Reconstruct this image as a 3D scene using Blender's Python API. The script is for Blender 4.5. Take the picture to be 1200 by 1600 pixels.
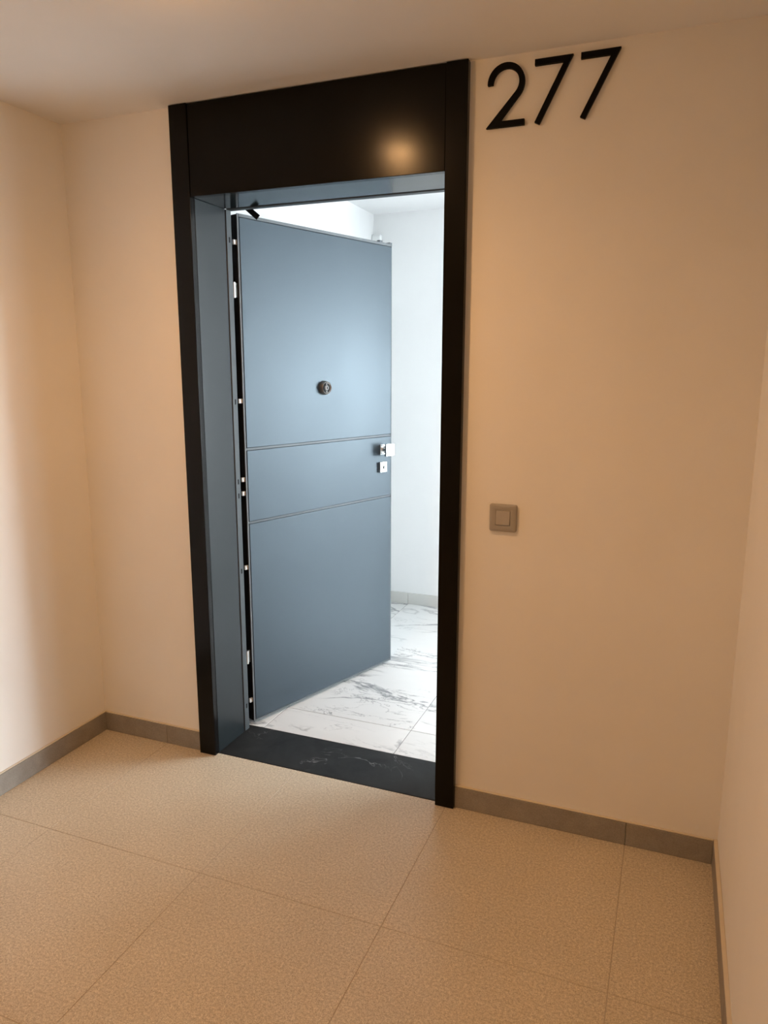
import bpy, bmesh, math, random
from mathutils import Vector, Matrix, Quaternion
random.seed(7)
for o in list(bpy.data.objects):
    bpy.data.objects.remove(o)
SC = bpy.context.scene
COL = SC.collection

# ------------------------------------------------------------------ camera
F, YAW, PITCH, ROLL = 1147.29, -0.3760, -0.1903, 0.0011
fw = Vector((math.sin(YAW)*math.cos(PITCH), math.cos(YAW)*math.cos(PITCH), math.sin(PITCH)))
rt = Vector((math.cos(YAW), -math.sin(YAW), 0)); up = rt.cross(fw)
c_, s_ = math.cos(ROLL), math.sin(ROLL)
rt, up = c_*rt + s_*up, -s_*rt + c_*up
cd = bpy.data.cameras.new('camera'); cam = bpy.data.objects.new('camera', cd); COL.objects.link(cam)
cd.sensor_fit = 'VERTICAL'; cd.sensor_height = 36; cd.lens = F/1600*36; cd.clip_start = .02
M = Matrix.Identity(4)
for i in range(3):
    M[i][0], M[i][1], M[i][2] = rt[i], up[i], -fw[i]
M.translation = Vector((0.6383, -2.2845, 1.5114))
cam.matrix_world = M
SC.camera = cam

# ------------------------------------------------------------------ sky, exposure
W = bpy.data.worlds.new('sky'); SC.world = W; W.use_nodes = True
bg = W.node_tree.nodes['Background']
bg.inputs[0].default_value = (.87, .94, 1.0, 1)
bg.inputs[1].default_value = 51.0
vs = SC.view_settings
vs.view_transform = 'Standard'; vs.look = 'None'; vs.gamma = 1; vs.use_curve_mapping = False
vs.exposure = 0.0

WARM = (1.0, .53, .215)
LAMPS = [(-.49, -.80, 1.0), (-.35, -2.75, 1.0)]      # x, y, strength of the corridor's ceiling downlights
SPOT_W, DISC_E = 29.5, 225.0

# daylight portals in the living-room window and the added fill window (guide sky sampling only)
WZ0, WZ1 = .50, 2.06
def portal(loc, rot, w, h):
    p = bpy.data.lights.new('window_portal', 'AREA'); p.shape = 'RECTANGLE'; p.size = w; p.size_y = h
    p.cycles.is_portal = True
    o = bpy.data.objects.new('window_portal', p); COL.objects.link(o); o.location = loc; o.rotation_euler = rot
portal((3.58, 3.25, (WZ0+WZ1)/2), (0, math.pi/2, 0), WZ1-WZ0, 1.9)
portal((2.6, 4.58, (WZ0+WZ1)/2), (-math.pi/2, 0, 0), 1.2, WZ1-WZ0)

# ------------------------------------------------------------------ helpers
def mat(name, col, rough=.5, metal=0.0, spec=.5):
    m = bpy.data.materials.new(name); m.use_nodes = True
    b = m.node_tree.nodes['Principled BSDF']
    b.inputs['Base Color'].default_value = (*col, 1); b.inputs['Roughness'].default_value = rough
    b.inputs['Metallic'].default_value = metal; b.inputs['Specular IOR Level'].default_value = spec
    return m, m.node_tree, b
def nd(t, typ, **kw):
    n = t.nodes.new(typ)
    for k, v in kw.items():
        if hasattr(n, k): setattr(n, k, v)
        else: n.inputs[k.replace('_', ' ')].default_value = v
    return n
def ramp(t, fac, stops):
    r = t.nodes.new('ShaderNodeValToRGB'); e = r.color_ramp.elements
    while len(e) < len(stops): e.new(.5)
    for el, (p, c) in zip(e, stops):
        el.position = p; el.color = (*c, 1) if len(c) == 3 else c
    t.links.new(fac, r.inputs[0]); return r.outputs[0]
def coords(t, scale=(1, 1, 1)):
    g = t.nodes.new('ShaderNodeNewGeometry'); mp = t.nodes.new('ShaderNodeMapping')
    mp.inputs['Scale'].default_value = scale
    t.links.new(g.outputs['Position'], mp.inputs['Vector']); return mp.outputs[0]
def noise(t, vec, scale, detail=4, rough=.55, dist=0):
    n = nd(t, 'ShaderNodeTexNoise', Scale=scale, Detail=detail, Roughness=rough, Distortion=dist)
    t.links.new(vec, n.inputs['Vector']); return n
def bump(t, b, h, strength, dist=.002):
    n = nd(t, 'ShaderNodeBump', Strength=strength, Distance=dist)
    t.links.new(h, n.inputs['Height']); t.links.new(n.outputs[0], b.inputs['Normal'])
def mixc(t, fac, a, b, mode='MIX'):
    m = nd(t, 'ShaderNodeMix', data_type='RGBA', blend_type=mode)
    for s, v in ((0, fac), (6, a), (7, b)):
        if hasattr(v, 'is_linked'): t.links.new(v, m.inputs[s])
        elif s == 0: m.inputs[0].default_value = v
        else: m.inputs[s].default_value = (*v, 1)
    return m.outputs[2]

def box(bm, x0, x1, y0, y1, z0, z1):
    r = bmesh.ops.create_cube(bm, size=1)
    for v in r['verts']:
        v.co = Vector(((x0+x1)/2 + v.co.x*(x1-x0), (y0+y1)/2 + v.co.y*(y1-y0), (z0+z1)/2 + v.co.z*(z1-z0)))
    return r['verts']
def bevel_all(bm, w, seg=2):
    bmesh.ops.bevel(bm, geom=list(bm.edges), offset=w, segments=seg, profile=.6, affect='EDGES', clamp_overlap=True)
def me_from(name, bm, smooth=False):
    bmesh.ops.recalc_face_normals(bm, faces=bm.faces)
    bm.normal_update(); m = bpy.data.meshes.new(name); bm.to_mesh(m); bm.free()
    if smooth == 'box':      # only the small bevel faces are smooth: flat faces stay truly flat
        m.polygons.foreach_set('use_smooth', [max(abs(c) for c in p.normal) < .999 for p in m.polygons])
    elif smooth:
        m.polygons.foreach_set('use_smooth', [True]*len(m.polygons))
        m.set_sharp_from_angle(angle=math.radians(35))
    return m
def add(name, me, material, parent=None, loc=(0, 0, 0), rot=(0, 0, 0), kind=None, label=None, cat=None, group=None):
    o = bpy.data.objects.new(name, me); COL.objects.link(o)
    if me is not None and material and not me.materials: me.materials.append(material)
    o.location = loc; o.rotation_euler = rot
    if parent: o.parent = parent
    for k, v in (('kind', kind), ('label', label), ('category', cat), ('group', group)):
        if v: o[k] = v
    return o
def bxo(name, dims, material, parent=None, bev=0, seg=2, **kw):
    """box object, origin at its base centre"""
    x0, x1, y0, y1, z0, z1 = dims
    cx, cy = (x0+x1)/2, (y0+y1)/2
    bm = bmesh.new(); box(bm, x0-cx, x1-cx, y0-cy, y1-cy, 0, z1-z0)
    if bev: bevel_all(bm, bev, seg)
    return add(name, me_from(name, bm, 'box' if bev else False), material, parent, (cx, cy, z0), **kw)
def lathe(bm, prof, axis='y', seg=40):
    """prof: list of (radius, height along -axis)"""
    rings = []
    for r, h in prof:
        ring = []
        for k in range(seg):
            a = 2*math.pi*k/seg
            ring.append(bm.verts.new((r*math.cos(a), -h, r*math.sin(a)) if axis == 'y' else (r*math.cos(a), r*math.sin(a), h)))
        rings.append(ring)
    for a, b in zip(rings, rings[1:]):
        for k in range(seg): bm.faces.new((a[k], a[(k+1) % seg], b[(k+1) % seg], b[k]))
    bm.faces.new(rings[0]); bm.faces.new(rings[-1])

# ------------------------------------------------------------------ materials
def plaster(name, col):
    m, t, b = mat(name, col, .85, 0, .25)
    v = coords(t); n1 = noise(t, v, 3, 3); n2 = noise(t, v, 160, 3)
    cc = ramp(t, n1.outputs[0], [(.3, tuple(x*.965 for x in col)), (.7, col)])
    t.links.new(cc, b.inputs['Base Color'])
    ad = nd(t, 'ShaderNodeMath', operation='MULTIPLY_ADD'); ad.inputs[1].default_value = 6
    t.links.new(n1.outputs[0], ad.inputs[0]); t.links.new(n2.outputs[0], ad.inputs[2])
    bump(t, b, ad.outputs[0], .10, .002); return m
M_WALL = plaster('wall_paint', (.87, .860, .840))
M_CEIL = plaster('ceiling_paint', (.92, .918, .912))
M_HALL = plaster('hall_paint', (.87, .87, .87))

def granite_tile():
    m, t, b = mat('beige_speckled_tile', (.5, .46, .4), .42)
    v = coords(t)
    n1 = noise(t, v, 330, 3, .75); n2 = noise(t, v, 135, 4, .7); n3 = noise(t, v, 3.0, 3)
    c = ramp(t, n1.outputs[0], [(.30, (.39, .325, .23)), (.5, (.615, .54, .42)), (.70, (.82, .74, .61))])
    c2 = ramp(t, n2.outputs[0], [(.36, (.74, .72, .69)), (.62, (1.11, 1.11, 1.11))])
    c = mixc(t, 1.0, c, c2, 'MULTIPLY')
    vo = nd(t, 'ShaderNodeTexVoronoi', Scale=170.0); t.links.new(v, vo.inputs['Vector'])
    sp = ramp(t, vo.outputs['Distance'], [(.12, (.6, .6, .6)), (.28, (0, 0, 0))])
    c = mixc(t, sp, c, (.80, .74, .63))
    c3 = ramp(t, n3.outputs[0], [(.3, (.94, .94, .94)), (.7, (1.03, 1.03, 1.03))])
    c = mixc(t, 1.0, c, c3, 'MULTIPLY')
    t.links.new(c, b.inputs['Base Color'])
    bump(t, b, n2.outputs[0], .15, .0008); return m
M_TILE = granite_tile()
def skirt_mat():
    m, t, b = mat('grey_stone_skirting', (.27, .25, .225), .5)
    v = coords(t); n1 = noise(t, v, 14, 5, .6, .6); n2 = noise(t, v, 300, 2)
    c = ramp(t, n1.outputs[0], [(.3, (.245, .225, .20)), (.7, (.335, .31, .28))])
    c = mixc(t, .25, c, ramp(t, n2.outputs[0], [(.3, (.16, .15, .13)), (.7, (.42, .39, .35))]))
    t.links.new(c, b.inputs['Base Color']); return m
M_SKIRT = skirt_mat()
M_GROUT, t, b = mat('grout', (.47, .405, .315), .9)
M_CAULK = plaster('caulk', (.70, .63, .52))

def anthracite(name, rough, col=(.034, .042, .050), spec=.5, streak=None, bs=.05):
    m, t, b = mat(name, col, rough, 0, spec)
    v = coords(t); n = noise(t, v, 2.2, 4, .6, .3); n2 = noise(t, coords(t, streak or (1, 1, 1)), 60, 3)
    r = nd(t, 'ShaderNodeMapRange'); r.inputs[3].default_value = rough-.04; r.inputs[4].default_value = rough+.05
    t.links.new(n.outputs[0], r.inputs[0]); t.links.new(r.outputs[0], b.inputs['Roughness'])
    bump(t, b, n2.outputs[0], bs, .0006)
    return m
M_FRAME = anthracite('frame_anthracite', .32, (.010, .014, .016), .28, streak=(1, 1, .1), bs=.02)
M_HEAD = anthracite('head_anthracite', .13, (.015, .020, .022), .35, streak=(.1, 1, 1), bs=.005)
M_REBATE = anthracite('rebate_grey', .42, (.050, .058, .062), .3, bs=.01)
M_CASING = anthracite('casing_dark_steel', .19, (.003, .0026, .0022), .17, streak=(.03, 1, 5), bs=.012)
M_LEAF = anthracite('leaf_anthracite', .40, (.020, .028, .036), .53, bs=.03)
M_LEAF.node_tree.nodes['Principled BSDF'].inputs['Specular Tint'].default_value = (.74, .89, 1, 1)
M_PROFILE, t, b = mat('grey_edge_profile', (.13, .14, .148), .5, 0, .25)
M_GROOVE, t, b = mat('groove_highlight_grey', (.05, .06, .07), .45, 0, .45)  # lighter grey than the leaf: highlight in the grooves put into the colour
M_BLACK, t, b = mat('black_rubber', (.004, .004, .005), .75, 0, .1)
M_NUM, t, b = mat('black_acrylic', (.002, .002, .003), .55, 0, .1)
M_STEEL, t, b = mat('polished_steel', (.86, .87, .87), .22, 1.0)
M_STEEL2, t, b = mat('satin_steel', (.62, .60, .57), .32, 1.0)
M_NICKEL, t, b = mat('dark_nickel', (.34, .32, .30), .36, 1.0)
M_PLUG, t, b = mat('grey_lock_plug', (.30, .30, .30), .45, 0, .35)
M_ZINC, t, b = mat('bright_zinc', (.86, .87, .87), .35, .25)
M_GUN, t, b = mat('dark_lens', (.012, .013, .015), .6, 0, .08)
M_PLASTIC, t, b = mat('grey_plastic', (.36, .34, .315), .42)
M_PLASTIC2, t, b = mat('grey_plastic_rocker', (.41, .385, .355), .38)
M_WHITE, t, b = mat('white_enamel', (.85, .86, .86), .4)
M_PVC, t, b = mat('white_window_frame', (.80, .82, .83), .35)
M_CONC, t, b = mat('balcony_concrete', (.45, .44, .42), .9)

def black_marble():
    m, t, b = mat('black_marble', (.03, .032, .034), .5, 0, .22)
    v = coords(t)
    n = noise(t, v, 7, 6, .65, .5)
    base = ramp(t, n.outputs[0], [(.3, (.010, .011, .0115)), (.75, (.030, .031, .032))])
    n2 = noise(t, v, 3.1, 5, .6, 1.6)
    ab = nd(t, 'ShaderNodeMath', operation='SUBTRACT'); ab.inputs[1].default_value = .5
    t.links.new(n2.outputs[0], ab.inputs[0])
    aa = nd(t, 'ShaderNodeMath', operation='ABSOLUTE'); t.links.new(ab.outputs[0], aa.inputs[0])
    vein = ramp(t, aa.outputs[0], [(0, (1, 1, 1)), (.008, (0, 0, 0))])
    n3 = noise(t, v, 2.0, 2)
    gate = ramp(t, n3.outputs[0], [(.56, (0, 0, 0)), (.66, (.6, .6, .6))])
    f = mixc(t, 1.0, vein, gate, 'MULTIPLY')
    c = mixc(t, f, base, (.40, .40, .39)); t.links.new(c, b.inputs['Base Color']); return m
M_BMARB = black_marble()
def white_marble():
    m, t, b = mat('white_marble', (.8, .8, .79), .22)
    v0 = coords(t, (1, 1, 1))
    rot = nd(t, 'ShaderNodeMapping'); rot.inputs['Rotation'].default_value = (0, 0, -.45); rot.inputs['Scale'].default_value = (.8, 2.3, 1)
    oi = nd(t, 'ShaderNodeObjectInfo'); mr = nd(t, 'ShaderNodeMath', operation='MULTIPLY'); mr.inputs[1].default_value = 9.0
    t.links.new(oi.outputs['Random'], mr.inputs[0])
    va = nd(t, 'ShaderNodeVectorMath', operation='ADD'); t.links.new(v0, va.inputs[0]); t.links.new(mr.outputs[0], va.inputs[1])
    t.links.new(va.outputs[0], rot.inputs['Vector'])
    fac = None
    for sc, w, th, g0, seed in ((1.15, 1.6, .028, .46, 2.7), (2.6, 1.3, .016, .50, 4.3), (5.5, 1.0, .012, .54, 9.1)):
        mp = nd(t, 'ShaderNodeMapping'); mp.inputs['Location'].default_value = (seed, seed*.7, seed)
        t.links.new(rot.outputs[0], mp.inputs['Vector'])
        n = noise(t, mp.outputs[0], sc, 7, .58, w)
        s = nd(t, 'ShaderNodeMath', operation='SUBTRACT'); s.inputs[1].default_value = .5; t.links.new(n.outputs[0], s.inputs[0])
        a = nd(t, 'ShaderNodeMath', operation='ABSOLUTE'); t.links.new(s.outputs[0], a.inputs[0])
        vn = ramp(t, a.outputs[0], [(0, (1, 1, 1)), (th, (0, 0, 0))])
        g = noise(t, mp.outputs[0], 1.1, 2)
        gt = ramp(t, g.outputs[0], [(g0, (0, 0, 0)), (g0+.10, (.95, .95, .95))])
        f = mixc(t, 1.0, vn, gt, 'MULTIPLY')
        fac = f if fac is None else mixc(t, 1.0, fac, f, 'LIGHTEN')
    cl = noise(t, rot.outputs[0], 1.3, 4)
    base = ramp(t, cl.outputs[0], [(.35, (.72, .715, .705)), (.65, (.79, .785, .775))])
    c = mixc(t, fac, base, (.24, .245, .26)); t.links.new(c, b.inputs['Base Color']); return m
M_WMARB = white_marble()
def glass():
    m = bpy.data.materials.new('window_glass'); m.use_nodes = True; t = m.node_tree; t.nodes.clear()
    o = nd(t, 'ShaderNodeOutputMaterial'); mx = nd(t, 'ShaderNodeMixShader'); tr = nd(t, 'ShaderNodeBsdfTransparent')
    gl = nd(t, 'ShaderNodeBsdfGlossy', Roughness=.02); mx.inputs[0].default_value = .06
    tr.inputs[0].default_value = (.95, .97, .97, 1)
    t.links.new(tr.outputs[0], mx.inputs[1]); t.links.new(gl.outputs[0], mx.inputs[2]); t.links.new(mx.outputs[0], o.inputs[0]); return m
M_GLASS = glass()
def emit(name, col, e):
    m = bpy.data.materials.new(name); m.use_nodes = True; b = m.node_tree.nodes['Principled BSDF']
    b.inputs['Base Color'].default_value = (.9, .9, .9, 1)
    b.inputs['Emission Color'].default_value = (*col, 1); b.inputs['Emission Strength'].default_value = e; return m
M_LED = emit('downlight_diffuser', WARM, DISC_E)

# ------------------------------------------------------------------ setting: corridor shell
XL, XR, H = -1.546, .8515, 2.40
YB = -4.4                 # end of the corridor behind the camera
HZ = 2.446                # hall ceiling
ST = dict(kind='structure')
OX0, OX1, OZ = -1.030, -.005, 2.125      # hole in the masonry
def shell(name, boxes, material, **kw):
    bm = bmesh.new()
    for d in boxes: box(bm, *d)
    return add(name, me_from(name, bm), material, kind='structure', **kw)
shell('wall_back', [(XL-.15, OX0, 0, .25, -.1, 2.6), (OX1, 3.75, 0, .25, -.1, 2.6), (OX0, OX1, 0, .25, OZ, 2.6)], M_WALL,
      label='pinkish white plaster wall with the dark framed doorway and number 277', cat='wall')
shell('wall_left', [(XL-.15, XL, YB-.15, 0, -.1, 2.6)], M_WALL, label='plain plaster wall along the left edge of the photo', cat='wall')
shell('wall_right', [(XR, XR+.15, YB-.15, 0, -.1, 2.6)], M_WALL, label='plain plaster wall along the right edge of the photo', cat='wall')
shell('wall_front', [(XL, XR, YB-.15, YB, -.1, 2.6)], M_WALL, label='corridor end wall behind the viewer', cat='wall')
shell('ceiling', [(XL, XR, YB, 0, H, H+.2)], M_CEIL, label='plain white corridor ceiling above the doorway', cat='ceiling')
fl = shell('floor', [(XL, XR, YB, 0, -.1, -.0012)], M_GROUT, label='corridor floor of large beige speckled tiles', cat='floor')
G = .0011
tcache = {}
def tile_mesh(w, d, th, key):
    k = (round(w, 4), round(d, 4), key)
    if k not in tcache:
        bm = bmesh.new(); box(bm, -w/2, w/2, -d/2, d/2, -th, 0)
        ed = [e for e in bm.edges if all(v.co.z > -th/2 for v in e.verts)]
        bmesh.ops.bevel(bm, geom=ed, offset=.0007, segments=1, affect='EDGES')
        tcache[k] = me_from('tile', bm)
    return tcache[k]
def tiling(parent, xs, ys, material, key, G=.0011):
    for x0, x1 in zip(xs, xs[1:]):
        for y0, y1 in zip(ys, ys[1:]):
            add('tile', tile_mesh(x1-x0-2*G, y1-y0-2*G, .009, key), material, parent, ((x0+x1)/2, (y0+y1)/2, 0))
tiling(fl, [XL, -1.2185, -.6185, -.0215, .5815, XR], [YB, -4.232, -3.632, -3.032, -2.432, -1.832, -1.232, -.632, 0], M_TILE, 'c')

# skirting pieces: back wall (two runs), left and right
SH, SD = .0785, .012
def skirting(name, runs, horiz, label):
    allc = [c for r in runs for c in r[:2]]
    root = add(name, None, None, kind='structure', label=label, cat='skirting')
    for a, bb, f0, f1 in runs:
        if horiz: d = (a+.0008, bb-.0008, f0, f1, .0005, SH)
        else:     d = (f0, f1, a+.0008, bb-.0008, .0005, SH)
        bxo('skirting_tile', d, M_SKIRT, root, bev=.0009, seg=1)
    a, bb = min(r[0] for r in runs), max(r[1] for r in runs)
    return root
CL, CR = -1.0475, .0080
r_ = skirting('baseboard_back', [(XL+SD, -1.2185, -SD, 0), (-1.2185, CL, -SD, 0), (CR, .5815, -SD, 0), (.5815, XR-SD, -SD, 0)], True,
              'low grey stone skirting at the foot of the doorway wall')
for a, bb in ((XL+SD, CL), (CR, XR-SD)): bxo('caulk_bead', (a, bb, -.0095, 0, SH, SH+.004), M_CAULK, r_, bev=.0015, seg=1)
ysk = [YB, -4.232, -3.632, -3.032, -2.432, -1.832, -1.232, -.632, 0]
r_ = skirting('baseboard_left', [(a, bb, XL, XL+SD) for a, bb in zip(ysk, ysk[1:])], False, 'grey stone skirting along the left wall')
bxo('caulk_bead', (XL, XL+.0095, YB, 0, SH, SH+.004), M_CAULK, r_, bev=.0015, seg=1)
r_ = skirting('baseboard_right', [(a, bb, XR-SD, XR) for a, bb in zip(ysk, ysk[1:])], False, 'grey stone skirting along the right wall with a cream top edge')
bxo('caulk_bead', (XR-.0115, XR, YB, 0, SH, SH+.0035), M_CAULK, r_, bev=.0015, seg=1)

# ------------------------------------------------------------------ setting: hall behind the door
M_GROUT2, t, b = mat('hall_grout', (.26, .255, .25), .9)
fh = shell('floor_hall', [(-1.3, 3.6, .25, 4.6, -.1, -.0012)], M_GROUT2, label='white veined marble tile floor beyond the doorway', cat='floor')
hx = [-1.162, -.9195, -.3215, .2785, .8785, 1.4785, 2.0785, 2.6785, 3.2785, 3.6]
tiling(fh, hx, [.252, .4625, 1.6625, 2.1], M_WMARB, 'h', .0016)
tiling(fh, hx[4:], [2.1, 2.8625, 4.0625, 4.6], M_WMARB, 'h', .0016)
shell('wall_hall_left', [(-1.3, -1.162, .25, 2.25, -.1, 2.6)], M_HALL, label='bright white hall wall behind the open door', cat='wall')
shell('wall_hall_back', [(-1.162, .95, 2.1, 2.25, -.1, 2.6)], M_HALL, label='pale hall wall facing the doorway', cat='wall')
shell('wall_living_left', [(.80, .95, 2.25, 4.6, -.1, 2.6)], M_HALL, label='side wall of the room beyond the hall', cat='wall')
shell('wall_living_back', [(.80, 2.0, 4.6, 4.75, -.1, 2.6), (3.2, 3.75, 4.6, 4.75, -.1, 2.6), (2.0, 3.2, 4.6, 4.75, -.1, WZ0), (2.0, 3.2, 4.6, 4.75, WZ1, 2.6)], M_HALL, label='far wall of the room beyond the hall', cat='wall')
WY0, WY1 = 2.30, 4.20
shell('wall_window', [(3.6, 3.75, .25, WY0, -.1, 2.6), (3.6, 3.75, WY1, 4.6, -.1, 2.6), (3.6, 3.75, WY0, WY1, -.1, WZ0), (3.6, 3.75, WY0, WY1, WZ1, 2.6)],
      M_HALL, label='window wall of the room beyond the hall', cat='wall')
shell('ceiling_hall', [(-1.3, 3.75, .25, 4.75, HZ, 2.62)], M_HALL, label='white hall ceiling seen through the doorway', cat='ceiling')
rb = add('baseboard_hall', None, None, kind='structure', label='pale skirting at the foot of the hall wall', cat='skirting')
M_SKIRT2, t, b = mat('pale_skirting', (.62, .61, .585), .5)
for a, bb in ((-1.162, -.9195), (-.9195, -.3215), (-.3215, .2785), (.2785, .95)):
    bxo('skirting_tile', (a+.0008, bb-.0008, 2.09, 2.1, .0005, .075), M_SKIRT2, rb, bev=.0009, seg=1)
bxo('skirting_tile', (-1.162, -1.152, .2505, 2.0895, .0005, .075), M_SKIRT2, rb, bev=.0009, seg=1)
def window(name, loc, rz, label, h=.95):
    w = add(name, None, None, loc=loc, rot=(0, 0, rz), kind='structure', label=label, cat='window')
    bm = bmesh.new()
    for d in ((-.03, .03, -h, -h+.06, WZ0, WZ1), (-.03, .03, h-.06, h, WZ0, WZ1), (-.03, .03, -h+.06, h-.06, WZ0, WZ0+.06), (-.03, .03, -h+.06, h-.06, WZ1-.06, WZ1)): box(bm, *d)
    add('window_frame', me_from('window_frame', bm), M_PVC, w)
    bxo('mullion', (-.03, .03, -.04, .04, WZ0+.06, WZ1-.06), M_PVC, w)
    for s in (-1, 1):
        y0, y1 = sorted((s*.04, s*(h-.06))); bxo('pane', (-.006, .006, y0, y1, WZ0+.06, WZ1-.06), M_GLASS, w)
window('window_1', (3.66, 3.25, 0), 0, 'white framed window lighting the hall from the right')
window('added_fill_window', (2.6, 4.66, 0), math.pi/2, 'unseen window added in the far wall beyond the hall to brighten the hall', .60)  # invented opening, lets in extra sky light to lift the hall walls
shell('floor_balcony', [(3.75, 5.2, 1.5, 5.0, -.15, -.01)], M_CONC, label='concrete balcony slab outside the window', cat='balcony')
tb = bxo('trim_1', (-1.0295, -.0055, .0005, .2515, -.03, .0012), M_BMARB, bev=.0008, seg=1, kind='structure',
         label='black marble threshold slab between corridor and hall floors', cat='threshold')

# ------------------------------------------------------------------ door frame
XI, XJ, HO, T = -.9753, -.0593, 2.10, .026
fr = add('door_frame', None, None, loc=((XI+XJ)/2, 0, 0), label='black and anthracite steel door frame with tall header panel reaching the ceiling', cat='door frame')
fx = fr.location.x
def fpart(name, d, m, bev=.0012, seg=2, **kw):
    x0, x1, y0, y1, z0, z1 = d
    return bxo(name, (x0-fx, x1-fx, y0, y1, z0, z1), m, fr, bev=bev, seg=seg, **kw)
fpart('casing_stile', (CL, XI, -T, -.0005, .001, H-.002), M_CASING, .002)
fpart('casing_stile', (XJ, CR, -T, -.0005, .001, H-.002), M_CASING, .002)
fpart('header_panel', (XI+.001, XJ-.001, -T+.004, -.0005, HO, H-.003), M_CASING, .0015)
JE = .187
fpart('jamb_lining', (OX0+.001, XI, .0010, JE, .0025, HO), M_FRAME)
fpart('jamb_lining', (XJ, OX1-.001, .0010, JE, .0025, HO), M_FRAME)
fpart('head_lining', (XI-.02, XJ+.02, .0010, JE, HO+.0005, OZ-.001), M_HEAD)
fpart('rebate_strip', (OX0+.001, XI+.003, JE+.003, .224, .0025, HO), M_REBATE, .003)
fpart('rebate_strip', (XJ-.003, OX1-.001, JE+.003, .224, .0025, HO), M_REBATE, .003)
fpart('head_strip', (XI+.003, XJ-.003, JE+.003, .224, HO-.002, OZ-.001), M_REBATE, .003)
fpart('seam_gasket', (OX0+.002, XI-.004, JE-.001, JE+.004, .003, HO), M_BLACK, 0)
fpart('seam_gasket', (XJ+.004, OX1-.002, JE-.001, JE+.004, .003, HO), M_BLACK, 0)
fpart('seam_gasket', (XI, XJ, JE-.001, JE+.004, HO+.004, OZ-.002), M_BLACK, 0)
BOLTS = [1.995, 1.391, 1.074, 1.017, .704, .112]
for z in BOLTS:
    fpart('bolt_slot', (XI+.0005, XI+.0036, .203, .212, z-.011, z+.009), M_BLACK, .0006, 1, label='dark slot in the jamb')
arm = bxo('stay_arm', (-.0105, .0105, -.0025, .0025, 0, .085), M_BLACK, fr, bev=.001, seg=1, label='short black stay arm')
a0, a1 = Vector((-.868, .246, 2.073)), Vector((-.925, .232, 2.123))
arm.location = a0 - Vector((fx, 0, 0)); dv = (a1-a0)
az = dv.normalized(); ay = (M.translation - a0); ay = (ay - az*ay.dot(az)).normalized(); ax = ay.cross(az)
arm.rotation_euler = Matrix((ax, ay, az)).transposed().to_euler()

# ------------------------------------------------------------------ door leaf
ANG = math.radians(71.05); LW, LZ0, LZ1 = .920, .013, 2.100
dr = add('door_1', None, None, loc=(-.970, .262, 0), rot=(0, 0, ANG), kind='structure',
         label='open anthracite steel entrance door with two horizontal grooves and a square knob', cat='door')
def lp(name, d, m, bev=.001, seg=2, parent=dr, **kw): return bxo(name, d, m, parent, bev=bev, seg=seg, **kw)
lp('door_core', (.002, LW-.002, .006, .056, LZ0+.002, LZ1-.002), M_BLACK, .001)
E_ = .008
for z0, z1 in ((LZ0+E_, .8885), (.8975, 1.1925), (1.2015, LZ1-.013)):
    lp('door_panel', (E_, LW-E_+.004, 0, .0065, z0, z1), M_LEAF, .0036, 3)
lp('door_panel', (.004, LW-.004, .056, .062, LZ0+.004, LZ1-.004), M_LEAF, .002, label='inner face of the door')
lp('groove_strip', (E_, LW-.004, .0042, .0065, .887, .899), M_GROOVE, 0)
lp('groove_strip', (E_, LW-.004, .0042, .0065, 1.191, 1.203), M_GROOVE, 0)
lp('edge_profile', (-.001, E_-.0012, .0012, .0045, LZ0, LZ1), M_PROFILE, .001, label='thin grey edge profile')
lp('edge_profile', (LW-.0028, LW+.002, .0018, .058, LZ0, LZ1), M_PROFILE, .001, label='thin grey edge profile')
lp('edge_profile', (E_, LW-.004, .0012, .03, LZ1-.012, LZ1), M_PROFILE, .0012, label='thin grey edge profile')
lp('edge_profile', (E_, LW-.004, .0012, .03, LZ0, LZ0+E_-.0015), M_PROFILE, .001, label='thin grey edge profile')
lp('corner_cap', (LW-.012, LW+.006, .004, .03, LZ1-.010, LZ1+.007), M_PROFILE, .001)
lp('latch_guide', (LW-.075, LW-.055, .012, .03, LZ1, LZ1+.011), M_PROFILE, .001)
for z in BOLTS:
    bxo('dog_bolt', (-.013, .003, .0085, .0175, z-.009, z+.009), M_ZINC, dr, bev=.0015, seg=2, label='short bright steel bolt on the hinge edge')
for z in (1.788, .284):
    bm = bmesh.new(); bmesh.ops.create_cone(bm, cap_ends=True, segments=20, radius1=.0095, radius2=.0095, depth=.058)
    hg = add('hinge', me_from('hinge', bm, True), M_STEEL2, dr, (-.020, .014, z+.029), label='bright steel hinge')
    bxo('hinge_leaf', (.004, .020, -.002, .002, -.027, .027), M_STEEL2, hg, bev=.0006, seg=1)
# peephole lock: bevelled ring, dark face, steel plug
bm = bmesh.new(); lathe(bm, [(.031, 0), (.031, .006), (.0285, .018), (.0268, .0205), (.0225, .0165)])
pk = add('peephole_ring', me_from('peephole_ring', bm, True), M_NICKEL, dr, (.452, 0, 1.436), label='round steel peephole ring')
bm = bmesh.new(); lathe(bm, [(.0222, .0150), (.0222, .0168), (.0205, .0172)])
add('lens_plate', me_from('lens_plate', bm, True), M_GUN, pk)
bm = bmesh.new(); lathe(bm, [(.0115, .0165), (.0110, .0190), (.0085, .0210), (.004, .0218)], seg=28)
add('plug', me_from('plug', bm, True), M_PLUG, pk)
bxo('plug_slot', (-.0012, .0012, -.0245, -.021, -.006, .006), M_BLACK, pk)
for dx, dz in ((0, .0165), (0, -.0165)):
    bm = bmesh.new(); lathe(bm, [(.0035, .0165), (.0035, .0185), (.0025, .019)], seg=14)
    add('screw', me_from('screw', bm, True), M_PLUG, pk, (dx, 0, dz))
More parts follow.
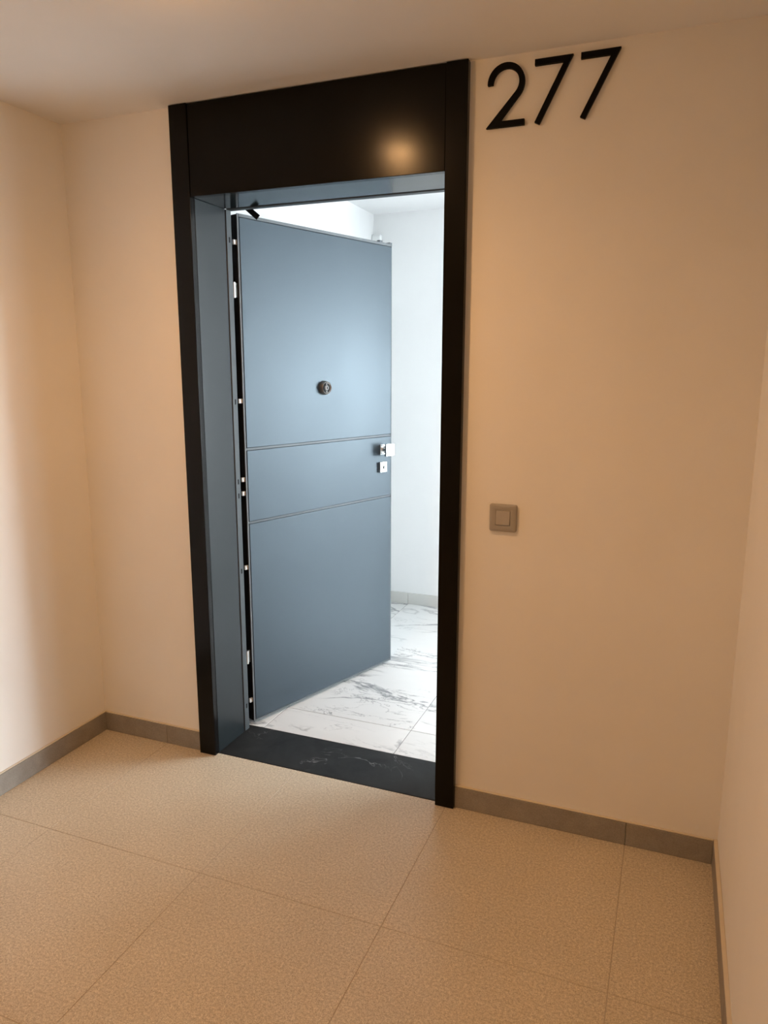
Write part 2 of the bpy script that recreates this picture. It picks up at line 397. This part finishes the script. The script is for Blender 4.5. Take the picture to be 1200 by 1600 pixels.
# knob
UK, ZK = .853, 1.131
kb = lp('knob', (UK-.030, UK+.030, -.050, -.037, ZK-.030, ZK+.030), M_STEEL, .0025, 3, label='square polished steel door knob')
kl = kb.location
bm = bmesh.new(); lathe(bm, [(.0175, 0), (.0175, .004), (.016, .009), (.0165, .026), (.0195, .031)], seg=32)
add('knob_neck', me_from('knob_neck', bm, True), M_STEEL, kb, (UK-kl.x, -.0075-kl.y, ZK-kl.z))
bxo('rosette', (UK-.025-kl.x, UK+.025-kl.x, -.008-kl.y, 0-kl.y, ZK-.025-kl.z, ZK+.025-kl.z), M_STEEL, kb, bev=.0012)
ek = lp('lock_escutcheon', (.820, .871, -.014, 0, 1.019, 1.070), M_STEEL, .0022, 3, label='square polished steel lock plate')
bm = bmesh.new(); lathe(bm, [(.0085, 0), (.0085, .0012), (.006, .0012)], seg=24)
kc = add('lock_cylinder', me_from('lock_cylinder', bm, True), M_STEEL2, ek, (0, -.0068, .034))
bm = bmesh.new(); box(bm, -.0038, .0038, -.0088, -.006, .011, .028); bevel_all(bm, .0006, 1)
add('keyhole', me_from('keyhole', bm), M_BLACK, ek, (0, -.001, .006))

# ------------------------------------------------------------------ number 277
def extr(name, pts, y0, y1, holes=None):
    ox = sum(p[0] for p in pts)/len(pts); oz = min(p[1] for p in pts)
    bm = bmesh.new(); f = bm.faces.new([bm.verts.new((x-ox, y0, z-oz)) for x, z in pts])
    r = bmesh.ops.extrude_face_region(bm, geom=[f])
    for v in r['geom']:
        if isinstance(v, bmesh.types.BMVert): v.co.y = y1
    bmesh.ops.triangulate(bm, faces=[f for f in bm.faces if len(f.verts) > 4])
    return me_from(name, bm), (ox, 0, oz)
def tangent(px, pz, cx, cz, r):
    """tangent point on the circle's right / lower side seen from a point below it"""
    d = math.hypot(px-cx, pz-cz); base = math.atan2(pz-cz, px-cx); return base + math.acos(r/d)
cx, cz, ro, ri = .1165, 2.3245, .0540, .0380
A0, B0 = (.0605, 2.2075), (.1015, 2.2235)
ta, tb_ = tangent(*A0, cx, cz, ri), tangent(*B0, cx, cz, ro)
pts = [A0, (.1725, 2.2075), (.1725, 2.2235), B0]
st = math.radians(182)
n = 26
for k in range(n+1):
    a = tb_ + (st-tb_)*k/n; pts.append((cx+ro*math.cos(a), cz+ro*math.sin(a)))
for k in range(n+1):
    a = st + (ta-st)*k/n; pts.append((cx+ri*math.cos(a), cz+ri*math.sin(a)))
me, lo = extr('number_digit', pts, -.0115, -.0005)
GR = 'house number digits on the wall'
add('number_digit', me, M_NUM, loc=lo, label='black digit 2 on the wall, nearest the door frame', cat='number', group=GR)
p7 = [(.1975, 2.3745), (.3035, 2.3745), (.2155, 2.2030), (.2020, 2.2095), (.2785, 2.3585), (.1975, 2.3585)]
me, lo = extr('number_digit', p7, -.0115, -.0005)
add('number_digit', me, M_NUM, loc=lo, label='black digit 7 on the wall, middle of the three digits', cat='number', group=GR)
add('number_digit', me, M_NUM, loc=(lo[0]+.127, lo[1], lo[2]), label='black digit 7 on the wall, farthest from the door frame', cat='number', group=GR)

# ------------------------------------------------------------------ light switch
sw = add('light_switch', None, None, loc=(.1475, 0, 1.0055), label='square grey plastic light switch on the wall right of the door', cat='switch')
def rrect(w, h, r, n=6):
    out = []
    for sx, sz, a0 in ((1, 1, 0), (-1, 1, 90), (-1, -1, 180), (1, -1, 270)):
        for k in range(n+1):
            a = math.radians(a0 + 90*k/n); out.append((sx*(w/2-r)+r*math.cos(a), sz*(h/2-r)+r*math.sin(a)))
    return out
def loft(name, loops, material, parent, zc, capends=True):
    bm = bmesh.new(); rings = [[bm.verts.new((x, y, z)) for x, z in lo] for lo, y in loops]
    n = len(rings[0])
    for a, bq in zip(rings, rings[1:]):
        for k in range(n): bm.faces.new((a[k], a[(k+1) % n], bq[(k+1) % n], bq[k]))
    if capends: bm.faces.new(rings[0]); bm.faces.new(rings[-1])
    return add(name, me_from(name, bm, True), material, parent, (0, 0, zc))
S = .088
loft('switch_frame', [(rrect(S, S, .006), -.0003), (rrect(S, S, .006), -.006), (rrect(S-.003, S-.003, .006), -.0095), (rrect(S-.012, S-.012, .005), -.0115),
      (rrect(.0500, .0500, .002), -.0095), (rrect(.0475, .0475, .0015), -.0092), (rrect(.0475, .0475, .0015), -.004)], M_PLASTIC, sw, S/2)
rk = loft('rocker', [(rrect(.0455, .0455, .0015), -.0045), (rrect(.0455, .0455, .0015), -.0105), (rrect(.0440, .0440, .0015), -.0116)], M_PLASTIC2, sw, S/2)
rk.rotation_euler = (math.radians(-2.5), 0, 0)

# ------------------------------------------------------------------ distribution box on the hall wall
db = add('distribution_box', None, None, loc=(-1.145, 2.1, 1.86), label='white box on the hall wall, its top edge just above the open door', cat='electrical box')
bxo('box_body', (-.016, .040, -.035, -.0005, 0, .462), M_WHITE, db, bev=.003)
bxo('box_cover', (-.012, .036, -.041, -.0352, .01, .452), M_WHITE, db, bev=.002)

# ------------------------------------------------------------------ downlights
for k, (x, y, s) in enumerate(LAMPS):
    r = add('downlight', None, None, loc=(x, y, H), group='corridor downlights', cat='downlight',
            label=('round recessed downlight in the ceiling just in front of the doorway', 'round recessed downlight in the ceiling behind the viewer')[k])
    bm = bmesh.new(); seg = 40; R_ = [(.062, 0), (.062, -.003), (.058, -.006), (.048, -.005), (.046, -.001)]
    lathe(bm, R_, 'z', seg); bm.faces.ensure_lookup_table()
    add('trim_ring', me_from('trim_ring', bm, True), M_WHITE, r)
    bm = bmesh.new(); lathe(bm, [(.045, -.0012), (.045, -.006), (.042, -.013), (.034, -.020), (.022, -.0245), (.008, -.0265)], 'z', seg)
    add('diffuser', me_from('diffuser', bm, True), M_LED, r)
    L = bpy.data.lights.new('downlight_lamp', 'SPOT'); L.energy = SPOT_W*s; L.color = WARM; L.spot_size = math.radians(168); L.spot_blend = 1.0
    L.shadow_soft_size = .045
    lo = bpy.data.objects.new('downlight_lamp', L); COL.objects.link(lo); lo.parent = r; lo.location = (0, 0, -.055)
